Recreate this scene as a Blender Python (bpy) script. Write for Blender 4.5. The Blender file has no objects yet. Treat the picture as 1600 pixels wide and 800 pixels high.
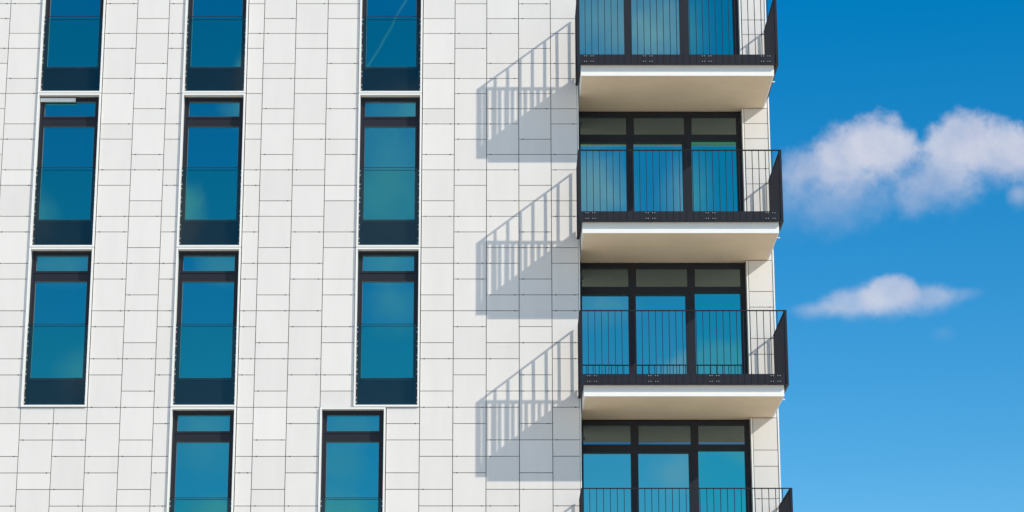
# White panel-clad apartment block with railed balconies under a blue sky, built in metres.
# World frame: facade in the plane y = 0 facing -Y, ground at z = 0.
import bpy, bmesh, math, random
from mathutils import Matrix, Vector

random.seed(7)
S = bpy.context.scene
COL = S.collection
Z0 = 11.0                       # height of the window sill line that the panel rows are counted from

# ------------------------------------------------------------------ materials
def mat(name, color, rough=0.5, metallic=0.0, spec=0.5):
    m = bpy.data.materials.new(name); m.use_nodes = True
    b = m.node_tree.nodes['Principled BSDF']
    b.inputs['Base Color'].default_value = (*color, 1)
    b.inputs['Roughness'].default_value = rough
    b.inputs['Metallic'].default_value = metallic
    b.inputs['Specular IOR Level'].default_value = spec
    return m

def vary(m, color, scale, amount, detail=4.0, stretch=(1, 1, 1), bump=0.0, tone=False):
    """uneven material: soft noise patches on the base colour, optional panel tone and bump"""
    nt = m.node_tree; n, l = nt.nodes, nt.links
    b = n['Principled BSDF']
    tc = n.new('ShaderNodeTexCoord'); mp = n.new('ShaderNodeMapping'); mp.inputs['Scale'].default_value = stretch
    l.new(tc.outputs['Object'], mp.inputs['Vector'])
    no = n.new('ShaderNodeTexNoise'); no.inputs['Scale'].default_value = scale; no.inputs['Detail'].default_value = detail
    no.inputs['Roughness'].default_value = 0.62
    l.new(mp.outputs[0], no.inputs['Vector'])
    mr = n.new('ShaderNodeMapRange'); mr.inputs[1].default_value = .25; mr.inputs[2].default_value = .75
    mr.inputs[3].default_value = 1 - amount; mr.inputs[4].default_value = 1 + amount * .35
    l.new(no.outputs['Fac'], mr.inputs[0])
    val = mr.outputs[0]
    if tone:
        at = n.new('ShaderNodeAttribute'); at.attribute_name = 'tone'
        mu = n.new('ShaderNodeMath'); mu.operation = 'MULTIPLY'
        l.new(val, mu.inputs[0]); l.new(at.outputs['Fac'], mu.inputs[1]); val = mu.outputs[0]
    mx = n.new('ShaderNodeVectorMath'); mx.operation = 'SCALE'; mx.inputs[0].default_value = color
    l.new(val, mx.inputs['Scale']); l.new(mx.outputs[0], b.inputs['Base Color'])
    if bump:
        bp = n.new('ShaderNodeBump'); bp.inputs['Strength'].default_value = bump; bp.inputs['Distance'].default_value = .01
        l.new(no.outputs['Fac'], bp.inputs['Height']); l.new(bp.outputs[0], b.inputs['Normal'])
    return m

PANEL = vary(mat('fibre_cement_panel', (.735, .71, .685), .55, spec=.3), (.735, .71, .685), 2.2, .05, 7, (1.6, 1, .35), tone=True)
BACKING = mat('dark_backing', (.055, .05, .045), .8)
WHITE = vary(mat('white_aluminium', (.82, .82, .80), .35), (.82, .82, .80), 3, .03)
TRIM = mat('bright_trim', (.86, .86, .84), .3)
FRAME = vary(mat('anthracite_frame', (.010, .011, .019), .5, spec=.4), (.010, .011, .019), 5, .15)
SPANDREL = vary(mat('spandrel_glass', (.012, .013, .019), .35, spec=.12), (.012, .013, .019), 3, .1)
RAIL = vary(mat('anthracite_powder_coat', (.011, .012, .020), .6, spec=.3), (.011, .012, .020), 6, .12)
SLAB = vary(mat('slab_fascia', (.88, .87, .84), .5), (.88, .87, .84), 4, .04)
SOFFIT = vary(mat('soffit_board', (.84, .70, .53), .7, spec=.2), (.84, .70, .53), 1.3, .10, 7)
BEAD = mat('grey_gasket', (.16, .17, .18), .4)
BOLT = mat('zinc_bolt', (.42, .43, .45), .5)
STEEL = mat('stainless_steel', (.78, .78, .77), .45, .25)
DECK = vary(mat('balcony_deck', (.52, .47, .40), .8), (.52, .47, .40), 8, .1)
ROOF = mat('roof_felt', (.12, .12, .12), .9)
LAMPMAT = mat('lamp_housing', (.03, .03, .035), .4)

def glass_mat(name, tint, inner, wave=.0015):
    """coated solar-control glazing: a coloured mirror over a dark room"""
    m = bpy.data.materials.new(name); m.use_nodes = True
    n, l = m.node_tree.nodes, m.node_tree.links
    n.remove(n['Principled BSDF']); out = n['Material Output']
    g = n.new('ShaderNodeBsdfGlossy'); g.inputs['Color'].default_value = (*tint, 1); g.inputs['Roughness'].default_value = .004
    d = n.new('ShaderNodeBsdfDiffuse'); d.inputs['Color'].default_value = (*inner, 1)
    mx = n.new('ShaderNodeMixShader'); mx.inputs[0].default_value = .93
    tc = n.new('ShaderNodeNewGeometry'); no = n.new('ShaderNodeTexNoise')
    no.inputs['Scale'].default_value = 1.1; no.inputs['Detail'].default_value = 1
    l.new(tc.outputs['Position'], no.inputs['Vector'])
    bp = n.new('ShaderNodeBump'); bp.inputs['Strength'].default_value = .14; bp.inputs['Distance'].default_value = wave * 4
    l.new(no.outputs['Fac'], bp.inputs['Height']); l.new(bp.outputs[0], g.inputs['Normal'])
    l.new(d.outputs[0], mx.inputs[1]); l.new(g.outputs[0], mx.inputs[2]); l.new(mx.outputs[0], out.inputs['Surface'])
    return m

GLASS_WIN = glass_mat('window_glass', (.09, .46, .45), (.008, .012, .02))
GLASS_BAL = glass_mat('balcony_glass', (.27, .57, .51), (.01, .014, .02))
GLASS_BAL_U = glass_mat('transom_glass', (.19, .27, .31), (.01, .014, .02))
GLASS_BAL_T = glass_mat('balcony_glass_teal', (.12, .55, .47), (.01, .014, .02))

def guard_mat():
    m = bpy.data.materials.new('guard_glass'); m.use_nodes = True
    n, l = m.node_tree.nodes, m.node_tree.links
    n.remove(n['Principled BSDF']); out = n['Material Output']
    t = n.new('ShaderNodeBsdfTransparent'); t.inputs[0].default_value = (.84, .99, .95, 1)
    g = n.new('ShaderNodeBsdfGlossy'); g.inputs['Color'].default_value = (.8, .85, .9, 1); g.inputs['Roughness'].default_value = .01
    mx = n.new('ShaderNodeMixShader'); mx.inputs[0].default_value = .032
    l.new(t.outputs[0], mx.inputs[1]); l.new(g.outputs[0], mx.inputs[2]); l.new(mx.outputs[0], out.inputs['Surface'])
    return m
GUARD = guard_mat()

# ------------------------------------------------------------------ mesh helpers
class MB:
    def __init__(self):
        self.v, self.f, self.mi, self.tone = [], [], [], []
    def box(self, x0, x1, y0, y1, z0, z1, mi=0, tone=1.0):
        b = len(self.v)
        self.v += [(x, y, z) for z in (z0, z1) for y in (y0, y1) for x in (x0, x1)]
        for q in ((0, 2, 3, 1), (4, 5, 7, 6), (0, 1, 5, 4), (2, 6, 7, 3), (0, 4, 6, 2), (1, 3, 7, 5)):
            self.f.append([b + i for i in q]); self.mi.append(mi); self.tone.append(tone)
        return self
    def ring(self, x0, x1, z0, z1, t, y0, y1, mi=0):
        """four members butted into a rectangular frame of member width t"""
        self.box(x0, x0 + t, y0, y1, z0, z1, mi); self.box(x1 - t, x1, y0, y1, z0, z1, mi)
        self.box(x0 + t, x1 - t, y0, y1, z0, z0 + t, mi); self.box(x0 + t, x1 - t, y0, y1, z1 - t, z1, mi)
        return self
    def cyl(self, c, axis, r, h, n=10, mi=0):
        """cylinder of radius r starting at c and running h along axis"""
        b = len(self.v); a = Vector(axis).normalized()
        u = a.orthogonal().normalized(); w = a.cross(u)
        for k in (0, 1):
            for i in range(n):
                t = 2 * math.pi * i / n
                self.v.append(tuple(Vector(c) + a * h * k + (u * math.cos(t) + w * math.sin(t)) * r))
        for i in range(n):
            j = (i + 1) % n
            self.f.append([b + i, b + j, b + n + j, b + n + i]); self.mi.append(mi); self.tone.append(1)
        self.f.append([b + i for i in range(n)][::-1]); self.f.append([b + n + i for i in range(n)])
        self.mi += [mi, mi]; self.tone += [1, 1]
        return self
    def build(self, name, mats, parent=None, loc=(0, 0, 0)):
        me = bpy.data.meshes.new(name)
        me.from_pydata(self.v, [], self.f)
        for m in (mats if isinstance(mats, (list, tuple)) else [mats]): me.materials.append(m)
        me.polygons.foreach_set('material_index', self.mi)
        at = me.attributes.new('tone', 'FLOAT', 'FACE'); at.data.foreach_set('value', self.tone)
        me.update()
        o = bpy.data.objects.new(name, me); COL.objects.link(o)
        o.location = loc
        if parent: o.parent = parent
        return o

def child_copy(o, parent):
    c = o.copy(); COL.objects.link(c); c.parent = parent
    return c

# ------------------------------------------------------------------ the building
bld = bpy.data.objects.new('apartment_building', None); COL.objects.link(bld)
bld['label'] = 'white panel-clad apartment block with tall dark-framed windows and stacked railed corner balconies'
bld['category'] = 'building'

EDGE = 1.706                    # right end of the main facade
R = .72                         # the corner behind the balconies is set back by this much
XC = 5.365                      # outer corner of the building
KTOP, KBOT = 34, -36
def rz(k): return Z0 + .3 * k

# structural core behind the cladding
core = MB()
core.box(-15.0, EDGE - .004, .20, 12, 0, rz(KTOP))
core.box(EDGE - .004, XC - .03, 1.06, 12, 0, rz(KTOP) - .004)
core.box(EDGE - .03, EDGE, .035, 1.055, 0, rz(KTOP) - .002)       # side of the main block, turned to the balconies
core.build('core_wall', BACKING, bld)
MB().box(-15.1, XC + .02, -.02, 12.1, rz(KTOP) + .003, rz(KTOP) + .25).box(-14.8, XC - .3, .3, 11.8, rz(KTOP) + .25, rz(KTOP) + .26, 1).build('parapet', [WHITE, ROOF], bld)

# windows: left edge in 0.6 m columns, top and bottom of the opening in metres above Z0
WIN = []
for u in (-14, -9.5, -4):
    for s in (0, 1, 2): WIN.append((u, 3.0 * s + 3.0, 3.0 * s))
WIN.append((-9.5, 0.0, -3.2)); WIN.append((-5, 0.0, -3.2))

# panels: every column repeats one 0.6 m and one 0.3 m panel, each column from its own row
PHASE = {-24: 1, -23: 0, -22: 2, -21: 1, -20: 2, -19: 0, -18: 1, -17: 2, -16: 0, -15: 1, -14: 0, -13: 2, -12: 1, -11: 2, -10: 1, -9: 0, -8: 1,
         -7: 2, -6: 1, -5: 0, -4: 0, -3: 0, -2: 2, -1: 1, 0: 2, 1: 0, 2: 2}
G = .0060                       # half a joint
clad = MB(); clips = MB()
def panel(x0, x1, z0, z1, y, cl, thick=.03):
    t = random.gauss(1.0, .018)
    dy = random.uniform(-.0012, .0012)
    cl.box(x0 + G, x1 - G, y + dy, y + thick, z0 + G, z1 - G, 0, t)
    if x1 - x0 > .25:
        for cx in (x0 + .075, x1 - .075):
            if random.random() < .4:
                cl.box(cx - .011, cx + .011, y - .002, y + .02, z0 - .011, z0 + .0095, 1)
for u, ph in PHASE.items():
    segs = [(u, u + 1)]
    if u == -10: segs = [(-10, -9.5)]
    if u == -8: segs = [(-8, -7.5), (-7.5, -7)]
    for a, b in segs:
        x0, x1 = a * .6, min(b * .6, EDGE - .012)
        mid = (a + b) / 2
        ks = [k for k in range(KBOT, KTOP + 1) if k % 3 != ph]
        if u == -13: ks = sorted(set(ks) | {-1, -2})
        zs = [rz(KBOT) - .2] + [rz(k) for k in ks] + [rz(KTOP)]
        for wu, zt, zb in WIN:
            if wu <= mid <= wu + 2: zs += [Z0 + zt, Z0 + zb]
        zs = sorted(set(round(z, 4) for z in zs))
        for z0, z1 in zip(zs, zs[1:]):
            zc = (z0 + z1) / 2 - Z0
            if z1 - z0 < .05 or any(wu <= mid <= wu + 2 and zb < zc < zt for wu, zt, zb in WIN): continue
            panel(x0, x1, z0, z1, 0, clad)
clad.build('wall_cladding', [PANEL, BACKING], bld)
back = MB()                     # insulation board behind the open joints, with openings for the windows
cols = sorted({-14.9, EDGE - .012} | {w[0] * .6 for w in WIN} | {w[0] * .6 + 1.2 for w in WIN})
for x0, x1 in zip(cols, cols[1:]):
    m = (x0 + x1) / 2
    z = 0.0
    for wu, zt, zb in sorted((w for w in WIN if w[0] * .6 < m < w[0] * .6 + 1.2), key=lambda w: w[2]):
        if Z0 + zb - z > .01: back.box(x0, x1, .034, .19, z, Z0 + zb)
        z = Z0 + zt
    back.box(x0, x1, .034, .19, z, rz(KTOP) - .003)
back.build('wall_backing', BACKING, bld)
MB().box(EDGE - .010, EDGE + .010, -.004, .034, 0, rz(KTOP)).build('edge_trim', TRIM, bld)

# ------------------------------------------------------------------ windows
def make_window(u, zt, zb, seed):
    x0, z1, z0 = u * .6, Z0 + zt, Z0 + zb
    H = z1 - z0
    L = lambda o: o
    # white projecting surround: the window's own mesh
    w = MB().ring(.004, 1.190, .006, H - .006, .033, -.033, .155).build('window', WHITE, bld, (x0, 0, z0))
    a, b, lo, hi = .037, 1.157, .039, H - .039
    fr = MB().ring(a, b, lo, hi, .045, .100, .19)
    gx0, gx1 = .122, 1.068
    tr1, tr0, m1, m0 = H - .125, H - .415, H - .615, .572
    # sash members round both lights, transom between them
    def sash(za, zb_, t):
        fr.box(gx0 - .04, gx0, .116, .175, za - t, zb_ + t); fr.box(gx1, gx1 + .04, .116, .175, za - t, zb_ + t)
        fr.box(gx0, gx1, .116, .175, za - t, za); fr.box(gx0, gx1, .116, .175, zb_, zb_ + t)
    sash(tr0, tr1, .04); sash(m0, m1, .042)
    fr.box(.082, 1.112, .128, .18, tr0 - .158, tr0 - .04)
    fr.box(.082, 1.112, .112, .18, lo + .045, lo + .06)
    fr.build('frame', FRAME, w)
    MB().box(gx0, gx1, .152, .164, tr0, tr1).build('transom_pane', GLASS_WIN, w)
    MB().box(gx0, gx1, .152, .164, m0, m1).build('pane', GLASS_WIN, w)
    bd = MB()
    for za, zb_ in ((tr0, tr1), (m0, m1)):
        bd.ring(gx0 - .003, gx1 + .003, za - .003, zb_ + .003, .006, .118, .151)
    bd.build('glazing_bead', BEAD, w)
    MB().box(.084, 1.110, .122, .18, lo + .062, m0 - .044).build('spandrel', SPANDREL, w)
    gt = 1.562 if abs(H - 3) < .01 else 1.555
    MB().box(.066, 1.128, .070, .082, .052, gt).build('guard', GUARD, w)
    MB().box(.066, 1.128, .068, .084, gt + .0005, gt + .009).build('guard_edge', FRAME, w)
    for cx in (.039, 1.129):
        c = MB().box(cx, cx + .026, .062, .094, .042, gt + .004)
        z = gt - .06
        while z > .1:
            for dz in (0, -.085):
                if z + dz > .08: c.cyl((cx + .013, .0625, z + dz), (0, -1, 0), .009, .006, 8, 1)
            z -= .262
        c.build('guard_channel', [FRAME, STEEL], w)
    return w
for i, wv in enumerate(WIN):
    w = make_window(*wv, i)
    if wv == (-14, 6.0, 3.0):
        MB().box(.045, .70, .045, .097, 2.862, 2.925).build('blind_box', WHITE, w)
        w['label'] = 'tall window with a pale box under its head'

# ------------------------------------------------------------------ recessed corner: pier, plain wall and balcony windows
pier = MB()
top_rows = []
PX0, PX1 = 4.882, 5.337
lines = [6, 5, 3, 2, 0, -1, -2, -4, -5, -7, -8, -10, -12, -13, -15, -16, -18, -19, -20, -22, -23, -25, -26, -28, -29, -31, -32]
BZ = 5.955 + Z0
zs = [BZ + .3 * k for k in lines]
zs = sorted(zs + [BZ + .3 * k for k in (8, 9, 11, 12, 14)] + [rz(KTOP) - .02] + [Z0 - 4.5 - .45 * k for k in range(15)])
zs = [z for z in zs if z > .2]
for z0, z1 in zip(zs, zs[1:]):
    if z1 - z0 > .06: panel(PX0, PX1, z0, z1, R, pier)
pier.build('pier_cladding', [PANEL, BACKING], bld)
MB().box(4.862, XC - .034, R + .034, 1.05, 0, rz(KTOP) - .006).build('pier_backing', BACKING, bld)
MB().box(5.340, XC, R - .012, R + .033, 0, rz(KTOP)).build('corner_trim', TRIM, bld)
MB().box(XC - .030, XC - .004, R + .034, 12, 0, rz(KTOP) - .004).build('side_wall', WHITE, bld)

# storeys with a balcony: soffit height of the slab above the balcony window
BAL = [Z0 + 5.963, Z0 + 2.963, Z0 - .037, Z0 - 3.237]       # soffit of each balcony, top one first

def plain(z0, z1):
    """plain panelled wall between the main block and the pier"""
    m = MB(); n = 5; w = (4.86 - EDGE - .012) / n
    z = z0
    while z < z1 - .05:
        t = min(z + .6, z1)
        for i in range(n): panel(EDGE + .012 + w * i, EDGE + .012 + w * (i + 1), z, t, R, m)
        z = t
    return m
plain(BAL[0] + 3.02, rz(KTOP) - .03).build('upper_wall', [PANEL, BACKING], bld)
plain(.1, BAL[3] - .02).build('lower_wall', [PANEL, BACKING], bld)

def make_balcony_window(zf, zs):
    """zf: floor level, zs: underside of the slab above"""
    x0, x1, yf = 1.726, 4.846, .92
    y1 = 1.03
    m = MB()
    tb, mb_ = zs - .455, zs - .57
    tt = zs - .09
    b0 = zf + .10
    m.box(x0, x1, yf, y1, tt, zs - .003)                          # head
    m.box(x0, x1, yf, y1, mb_, tb)                                # transom
    m.box(x0, x1, yf, y1, zf, b0)                                 # threshold
    V = [(x0, 1.782, 1.782), (2.655, 2.800, 2.787), (3.760, 3.900, 3.888), (4.755, x1, x1)]
    for i, (xa, xb, xs) in enumerate(V):
        m.box(xa, xb, yf + .002, y1, tb, tt)
    m.box(x0, 1.782, yf + .002, y1, b0, mb_); m.box(2.70, 2.787, yf + .002, y1, b0, mb_)
    m.box(3.76, 3.888, yf + .002, y1, b0, mb_); m.box(4.745, x1, yf + .002, y1, b0, mb_)
    # sliding sashes stand a little proud
    for xa, xb in ((1.782, 2.652), (2.787, 3.715)):
        m.box(xa, xb, yf - .012, y1 - .02, mb_ - .042, mb_ - .001); m.box(xa, xb, yf - .012, y1 - .02, b0 + .001, b0 + .06)
    m.box(2.652, 2.70, yf - .012, y1 - .02, b0 + .001, mb_ - .001); m.box(3.715, 3.76, yf - .012, y1 - .02, b0 + .001, mb_ - .001)
    w = m.build('balcony_window', FRAME, bld)
    for xa, xb, g in ((1.782, 2.655, 0), (2.80, 3.76, 0), (3.90, 4.755, 1)):
        MB().box(xa, xb, .972, .985, tb, tt).build('transom_pane', GLASS_BAL_U, w)
    for xa, xb, za, zb, g in ((1.782, 2.652, b0 + .06, mb_ - .042, 0), (2.787, 3.715, b0 + .06, mb_ - .042, 0), (3.888, 4.745, b0, mb_, 1)):
        MB().box(xa, xb, .972, .985, za, zb).build('pane', GLASS_BAL_T if g else GLASS_BAL, w)
    MB().box(4.848, 4.878, R - .003, .92, zf, zs - .004).build('jamb_trim', TRIM, w)
    return w
tops = [BAL[0] + 3.0] + BAL[:3]
for zs_, bz in zip(tops, BAL): make_balcony_window(bz + .325, zs_ - .008)

# ------------------------------------------------------------------ balconies
YS, YR = -1.08, -1.15
XS0, XS1 = 1.735, 5.269        # slab ends
XR0, XR1 = 1.664, 5.348        # railing ends
def make_balcony(zs):
    """zs: underside. The slab is the balcony's own mesh."""
    m = MB()
    m.box(XS0, XS1, YS, 1.05, zs + .02, zs + .30)
    m.box(XS0 + .02, XS1 - .02, YS + .02, .91, zs + .302, zs + .322, 1)
    b = m.build('balcony', [SLAB, DECK], bld)
    s = MB()                                                      # lining boards under the slab, with an edge profile and a seam
    s.box(XS0 + .03, XS1 - .03, YS + .030, YS + .10, zs + .002, zs + .018); s.box(XS0 + .03, XS1 - .03, YS + .112, -.16, zs + .002, zs + .018); s.box(XS0 + .03, XS1 - .03, -.155, R + .2, zs + .002, zs + .018)
    s.build('soffit', SOFFIT, b)
    e = MB(); e.box(XS0, XS1, YS, YS + .028, zs, zs + .019); e.box(XS0, XS0 + .028, YS + .029, R - .01, zs, zs + .019); e.box(XS1 - .028, XS1, YS + .029, R - .01, zs, zs + .019)
    e.build('edge_profile', SLAB, b)
    zb, zt = zs + .188, zs + 1.548                                # bottom and top of the railing
    ft = zb + .198                                                # top of the solid kick plate
    # kick plate: front and both returns
    p = MB(); p.box(XR0 + .05, XR1 - .05, YR - .0045, YR - .0005, zb + .0112, ft); p.build('kick_plate', RAIL, b)
    p = MB(); p.box(XR0 + .028, XR0 + .032, -1.12, -.03, zb + .02, ft); p.build('kick_plate', RAIL, b)
    p = MB(); p.box(XR1 - .032, XR1 - .028, -1.12, R - .02, zb + .02, ft); p.build('kick_plate', RAIL, b)
    # flat rails
    for (z0, z1, nm) in ((zt - .014, zt, 'top_rail'), (zb, zb + .011, 'bottom_rail')):
        q = MB(); q.box(XR0, XR1, YR - .022, YR + .022, z0, z1)
        q.box(XR0, XR0 + .044, YR + .0225, -.068 if nm == 'top_rail' else -.015, z0, z1); q.box(XR1 - .044, XR1, YR + .0225, R - .02, z0, z1)
        q.build(nm, RAIL, b)
    # corner posts
    for cx in (XR0 + .022, XR1 - .022):
        MB().box(cx - .02, cx + .02, YR - .02, YR + .02, zb + .0115, zt - .0145).build('corner_post', RAIL, b)
    # balusters: flat bars on edge
    fb = MB().box(-.0048, .0048, YR - .010, YR + .028, zb + .0115, zt - .0145).build('baluster', RAIL, b, (1.815, 0, 0))
    for i in range(1, 30):
        c = child_copy(fb, b); c.location.x = 1.815 + .12 * i
    sb = MB().box(-.023, .023, -.0048, .0048, zb + .0115, zt - .0145).build('baluster', RAIL, b, (XR0 + .022, -.082, 0))
    for i in range(1, 8):
        c = child_copy(sb, b); c.location.y = -.082 - .1465 * i if i < 7 else -1.09
    for i in range(-5, 8):
        c = child_copy(sb, b); c.location.x = XR1 - .022; c.location.y = -.082 - .1465 * i if i < 7 else -1.09
    # bracket bolts, pairs on two neighbouring bars
    for k in (0, 1, 9, 10, 18, 19, 27, 28):
        x = 1.815 + .12 * k
        bb = MB().box(x - .030, x - .0052, -1.158, -1.1547, zb + .040, zb + .185).box(x + .0052, x + .030, -1.158, -1.1547, zb + .040, zb + .185)
        for z in (zb + .165, zb + .060):
            for dx in (-.020, .020): bb.cyl((x + dx, -1.1582, z), (0, -1, 0), .0072, .012, 8, 1)
        bb.build('bracket', [RAIL, BOLT], b)
    # overflow pipe under the right end
    MB().cyl((XS1 + .0005, -.66, zs + .035), (1, 0, -.06), .011, .06, 10).cyl((XS1 + .001, -.66, zs + .035), (1, 0, 0), .02, .006, 10).build('overflow_pipe', STEEL, b)
    return b
for z in BAL: make_balcony(z)
# wall lamps on the return of the main block, one under each slab
for zs_ in BAL[:3]:
    l = MB().box(EDGE + .0005, EDGE + .055, .12, .24, zs_ - .55, zs_ - .40).cyl((EDGE + .056, .18, zs_ - .505), (1, 0, 0), .032, .02, 12)
    l.build('wall_lamp', LAMPMAT, bld)

# ------------------------------------------------------------------ ground
gm = vary(mat('pale_gravel_paving', (.50, .45, .38), .9, spec=.1), (.50, .45, .38), .35, .18, 8)
g = MB().box(-3000, 3000, -3000, 3000, -.5, 0).build('ground', gm)
g['kind'] = 'structure'; g['label'] = 'pale paved ground around the building'

# ------------------------------------------------------------------ sky, clouds and sun
SUN = Vector((1.59, -1.0, 1.225)).normalized()
EL = math.asin(SUN.z); AZ = math.atan2(SUN.x, SUN.y)
W = bpy.data.worlds.new('World'); S.world = W; W.use_nodes = True
n, l = W.node_tree.nodes, W.node_tree.links
bg = n['Background']
sky = n.new('ShaderNodeTexSky'); sky.sky_type = 'NISHITA'; sky.sun_disc = False
sky.sun_elevation = EL; sky.sun_rotation = AZ % (2 * math.pi)
sky.altitude = 100; sky.air_density = .9; sky.dust_density = 0.0; sky.ozone_density = 2.0

def N(kind, **kw):
    x = n.new(kind)
    for k, v in kw.items(): setattr(x, k, v)
    return x
def M(op, a, b=None, c=None, clamp=False):
    x = N('ShaderNodeMath', operation=op, use_clamp=clamp)
    for i, v in enumerate((a, b, c)):
        if v is None: continue
        if isinstance(v, (int, float)): x.inputs[i].default_value = v
        else: l.new(v, x.inputs[i])
    return x.outputs[0]
tc = N('ShaderNodeTexCoord')
D = N('ShaderNodeVectorMath', operation='NORMALIZE'); l.new(tc.outputs['Generated'], D.inputs[0]); D = D.outputs[0]
def dot(v):
    x = N('ShaderNodeVectorMath', operation='DOT_PRODUCT'); l.new(D, x.inputs[0]); x.inputs[1].default_value = v
    return x.outputs['Value']
def noise(scale, detail, rough=.55):
    x = N('ShaderNodeTexNoise'); x.inputs['Scale'].default_value = scale; x.inputs['Detail'].default_value = detail
    x.inputs['Roughness'].default_value = rough; l.new(D, x.inputs['Vector'])
    return M('SUBTRACT', x.outputs['Fac'], .5)
big, fine = noise(42, 5), noise(170, 7, .6)
def azel(az, el):
    a, e = math.radians(az), math.radians(el)
    return Vector((math.sin(a) * math.cos(e), math.cos(a) * math.cos(e), math.sin(e)))
def blob(az, el, wa, up, dn, op, soft=.35, softdn=1.0, rag=1.1):
    """one cumulus puff: crisp ragged top, base dissolving downwards. Angles in degrees."""
    c = azel(az, el); r = Vector((math.cos(math.radians(az)), -math.sin(math.radians(az)), 0)); u = r.cross(c)
    if u.z < 0: u = -u
    a, b, f = dot(r), M('SUBTRACT', dot(u), 0.0), dot(c)
    wa, up, dn = (math.tan(math.radians(q)) for q in (wa, up, dn))
    bu = M('DIVIDE', M('MAXIMUM', b, 0.0), up); bd = M('DIVIDE', M('MINIMUM', b, 0.0), dn); aa = M('DIVIDE', a, wa)
    q = M('SQRT', M('ADD', M('MULTIPLY', aa, aa), M('ADD', M('MULTIPLY', bu, bu), M('MULTIPLY', bd, bd))))
    q = M('ADD', q, M('ADD', M('MULTIPLY', big, rag), M('MULTIPLY', fine, rag * .6)))
    t = M('MINIMUM', M('MULTIPLY', bd, -1.0), 1.0)
    s = M('ADD', M('MULTIPLY', t, softdn - soft), soft)
    m = M('DIVIDE', M('SUBTRACT', 1.05, q), s, clamp=True)
    m = M('MULTIPLY', M('MULTIPLY', m, m), M('SUBTRACT', 3.0, M('MULTIPLY', m, 2.0)))
    m = M('MULTIPLY', m, M('GREATER_THAN', f, .5))
    return M('MULTIPLY', m, op)
CLOUDS = [
    # beside the building
    (9.166, 18.004, 0.987, 1.017, 0.987, 0.84, 0.525, 1.4, 0.9),
    (8.391, 17.891, 0.957, 0.898, 1.047, 0.72, 0.625, 1.4, 0.9),
    (7.61, 17.685, 0.987, 0.688, 0.987, 0.52, 0.8125, 1.5, 0.9),
    (7.028, 17.44, 0.748, 0.658, 0.838, 0.34, 1.125, 1.5, 0.9),
    (11.127, 18.019, 0.928, 0.898, 1.047, 0.78, 0.525, 1.4, 0.9),
    (12.024, 17.789, 1.047, 0.868, 0.987, 0.72, 0.5625, 1.4, 0.9),
    (12.925, 17.731, 1.047, 0.808, 0.898, 0.7, 0.625, 1.4, 0.9),
    (10.706, 17.276, 1.077, 0.748, 0.898, 0.46, 0.875, 1.4, 0.9),
    (10.002, 16.899, 0.658, 0.688, 0.658, 0.4, 1.0, 1.3, 0.9),
    (8.014, 16.957, 1.945, 0.898, 1.047, 0.3, 1.125, 1.4, 0.9),
    (12.45, 16.853, 0.389, 0.299, 0.449, 0.42, 1.0, 1.2, 0.9),
    (9.288, 14.654, 0.778, 0.539, 0.658, 0.7, 0.525, 1.4, 0.9),
    (8.449, 14.508, 0.957, 0.449, 0.509, 0.52, 0.6875, 1.4, 0.9),
    (7.533, 14.391, 0.718, 0.239, 0.329, 0.36, 1.0, 1.4, 0.9),
    (10.19, 14.586, 0.928, 0.359, 0.479, 0.46, 0.75, 1.4, 0.9),
    (11.018, 14.637, 0.598, 0.165, 0.269, 0.18, 1.125, 1.3, 0.9),
    (10.522, 13.746, 0.389, 0.209, 0.299, 0.07, 1.125, 1.2, 0.9),
    # behind the viewer, mirrored in the glazing
    (-171.895, 16.538, 0.987, 1.047, 1.197, 0.66, 0.45, 0.8, 0.55),
    (-168.539, 16.278, 0.838, 0.898, 0.898, 0.442, 0.7, 1.0, 0.55),
    (-177.293, 17.47, 1.646, 2.244, 2.543, 0.546, 1.0, 1.0, 0.55),
    (-178.027, 19.269, 1.496, 0.748, 0.748, 0.65, 1.0, 1.0, 0.55),
    (-173.705, 19.126, 0.748, 0.509, 0.509, 0.598, 1.0, 1.0, 0.55),
    (-174.047, 19.731, 0.838, 0.838, 0.898, 0.598, 0.4, 0.5, 0.55),
    (-177.377, 14.632, 0.898, 0.748, 0.898, 0.39, 1.0, 1.0, 0.55),
    (-172.845, 11.354, 1.197, 0.898, 1.197, 0.312, 1.0, 1.0, 0.55),
    (-173.317, 9.744, 0.898, 0.509, 0.598, 0.52, 0.9, 1.0, 0.55),
    (-176.137, 10.97, 0.898, 0.748, 0.898, 0.364, 0.9, 1.0, 0.55),
    (-176.009, 9.785, 1.197, 0.658, 0.898, 0.546, 0.9, 1.0, 0.55),
    (-170.143, 12.746, 0.898, 0.898, 0.898, 0.442, 0.9, 1.0, 0.55),
    (-169.419, 15.293, 1.197, 0.539, 0.539, 0.494, 1.0, 1.0, 0.55),
    (-173.282, 15.443, 0.898, 0.509, 0.509, 0.494, 1.0, 1.0, 0.55),
    (-177.288, 15.528, 1.047, 0.509, 0.509, 0.494, 1.0, 1.0, 0.55),
    (-172.8, 11.796, 1.047, 0.449, 0.449, 0.364, 1.0, 1.0, 0.55),
    (-176.426, 11.745, 1.047, 0.509, 0.509, 0.416, 1.0, 1.0, 0.55),
    (177.361, 21.267, 1.646, 1.795, 1.646, 0.598, 1.1, 1.1, 0.55),
    (175.934, 20.943, 1.346, 1.496, 1.346, 0.546, 1.1, 1.1, 0.55),
    (177.884, 17.253, 1.257, 1.346, 1.346, 0.65, 1.0, 1.0, 0.55),
    (175.51, 17.215, 0.748, 1.197, 1.197, 0.468, 1.1, 1.1, 0.55),
    (174.593, 11.98, 1.945, 1.945, 1.197, 0.39, 0.25, 0.5, 0.55),
    (175.833, 10.666, 0.898, 0.688, 0.688, 0.338, 1.1, 1.1, 0.55),
    (177.603, 14.559, 1.197, 0.539, 0.598, 0.286, 1.1, 1.1, 0.55),
]
keep = None
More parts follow.
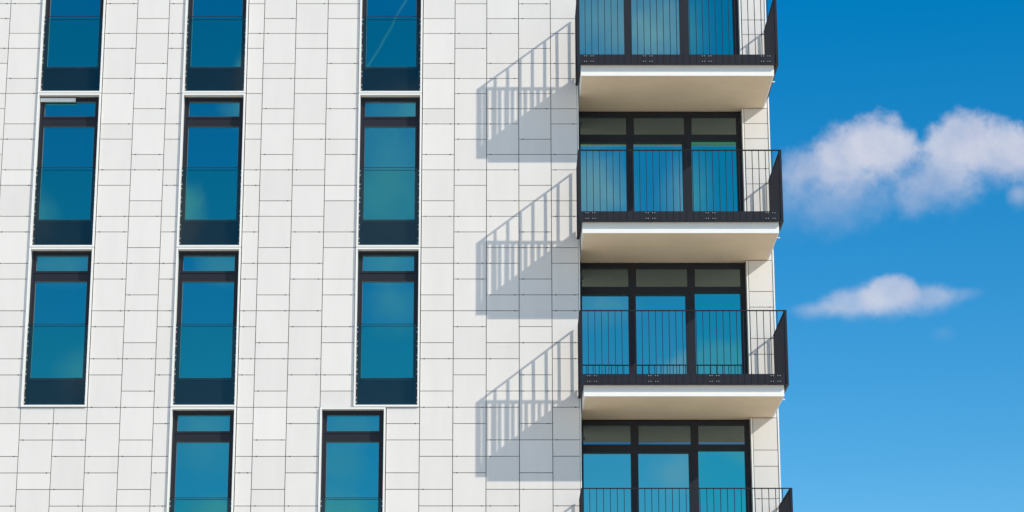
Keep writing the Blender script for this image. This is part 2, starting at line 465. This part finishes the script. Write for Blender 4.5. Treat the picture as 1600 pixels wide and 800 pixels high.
for cdef in CLOUDS:
    t = M('SUBTRACT', 1.0, blob(*cdef))
    keep = t if keep is None else M('MULTIPLY', keep, t)
cover = M('SUBTRACT', 1.0, keep)
# a vapour trail behind the viewer, seen mirrored in one window
def trail(a, b, width, op):
    A, B = azel(*a), azel(*b); nrm = A.cross(B).normalized(); mid = (A + B).normalized(); half = (A - B).length / 2
    along = (B - A).normalized()
    w = M('DIVIDE', M('ABSOLUTE', dot(nrm)), math.radians(width)); w = M('SUBTRACT', 1.0, w, clamp=True)
    s = M('DIVIDE', M('ABSOLUTE', dot(along)), half); s = M('MULTIPLY', M('SUBTRACT', 1.1, s), 8.0, clamp=True)
    return M('MULTIPLY', M('MULTIPLY', M('MULTIPLY', w, s), M('GREATER_THAN', dot(mid), .5)), op)
cover = M('MAXIMUM', cover, trail((-176.655, 20.126), (-177.681, 21.832), .035, .42))
hs = N('ShaderNodeHueSaturation'); hs.inputs['Saturation'].default_value = 1.5; hs.inputs['Value'].default_value = .88
hs.inputs['Hue'].default_value = .493
l.new(sky.outputs[0], hs.inputs['Color'])
cl = N('ShaderNodeMix', data_type='RGBA'); l.new(cover, cl.inputs['Factor'])
l.new(hs.outputs[0], cl.inputs['A']); 
shade = N('ShaderNodeMix', data_type='RGBA'); l.new(M('ADD', M('MULTIPLY', noise(55, 4), 2.2), .5, clamp=True), shade.inputs['Factor'])
shade.inputs['A'].default_value = (3.1, 3.35, 4.3, 1); shade.inputs['B'].default_value = (4.3, 4.35, 4.85, 1)
l.new(shade.outputs['Result'], cl.inputs['B'])
# bright clouds added overhead, unseen in view and glazing, to raise the ambient light
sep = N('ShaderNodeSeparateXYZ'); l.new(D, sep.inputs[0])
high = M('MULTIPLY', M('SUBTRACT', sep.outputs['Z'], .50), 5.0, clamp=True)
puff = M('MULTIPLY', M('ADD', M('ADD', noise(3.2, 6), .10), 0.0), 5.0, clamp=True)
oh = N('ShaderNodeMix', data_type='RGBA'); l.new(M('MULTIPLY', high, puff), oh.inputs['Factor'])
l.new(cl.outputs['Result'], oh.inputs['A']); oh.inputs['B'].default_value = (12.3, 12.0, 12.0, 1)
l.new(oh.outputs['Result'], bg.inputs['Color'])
bg.inputs['Strength'].default_value = .125

sl = bpy.data.lights.new('sun', 'SUN'); sl.energy = 3.05; sl.angle = math.radians(.53); sl.color = (1.0, .915, .775)
so = bpy.data.objects.new('sun', sl); COL.objects.link(so)
so.rotation_euler = SUN.to_track_quat('Z', 'Y').to_euler(); so.location = SUN * 60

# ------------------------------------------------------------------ camera: eye height, tele lens, looking up
pitch, yaw, roll = .27521, .00412, .00117
def basis(X, V, Dd):
    c, s = math.cos(roll), math.sin(roll); X, V = c * X + s * V, -s * X + c * V
    c, s = math.cos(pitch), math.sin(pitch); Y, Z = c * Dd - s * V, s * Dd + c * V
    c, s = math.cos(yaw), math.sin(yaw); X, Y = c * X + s * Y, -s * X + c * Y
    return Vector((X, Y, Z))
r, u, f = basis(1, 0, 0), basis(0, 1, 0), basis(0, 0, 1)
cam = bpy.data.cameras.new('camera'); cam.sensor_width = 36; cam.lens = 3830 / 1600 * 36; cam.clip_end = 8000; cam.clip_start = .5
co = bpy.data.objects.new('camera', cam); COL.objects.link(co)
co.matrix_world = Matrix(((r.x, u.x, -f.x, .29219), (r.y, u.y, -f.y, -43.3551), (r.z, u.z, -f.z, Z0 - 9.40438), (0, 0, 0, 1)))
S.camera = co

vs = S.view_settings
vs.view_transform = 'Standard'; vs.look = 'None'; vs.gamma = 1; vs.exposure = .42; vs.use_curve_mapping = False
S.cycles.max_bounces = 8; S.cycles.glossy_bounces = 5; S.cycles.diffuse_bounces = 4; S.cycles.transparent_max_bounces = 12
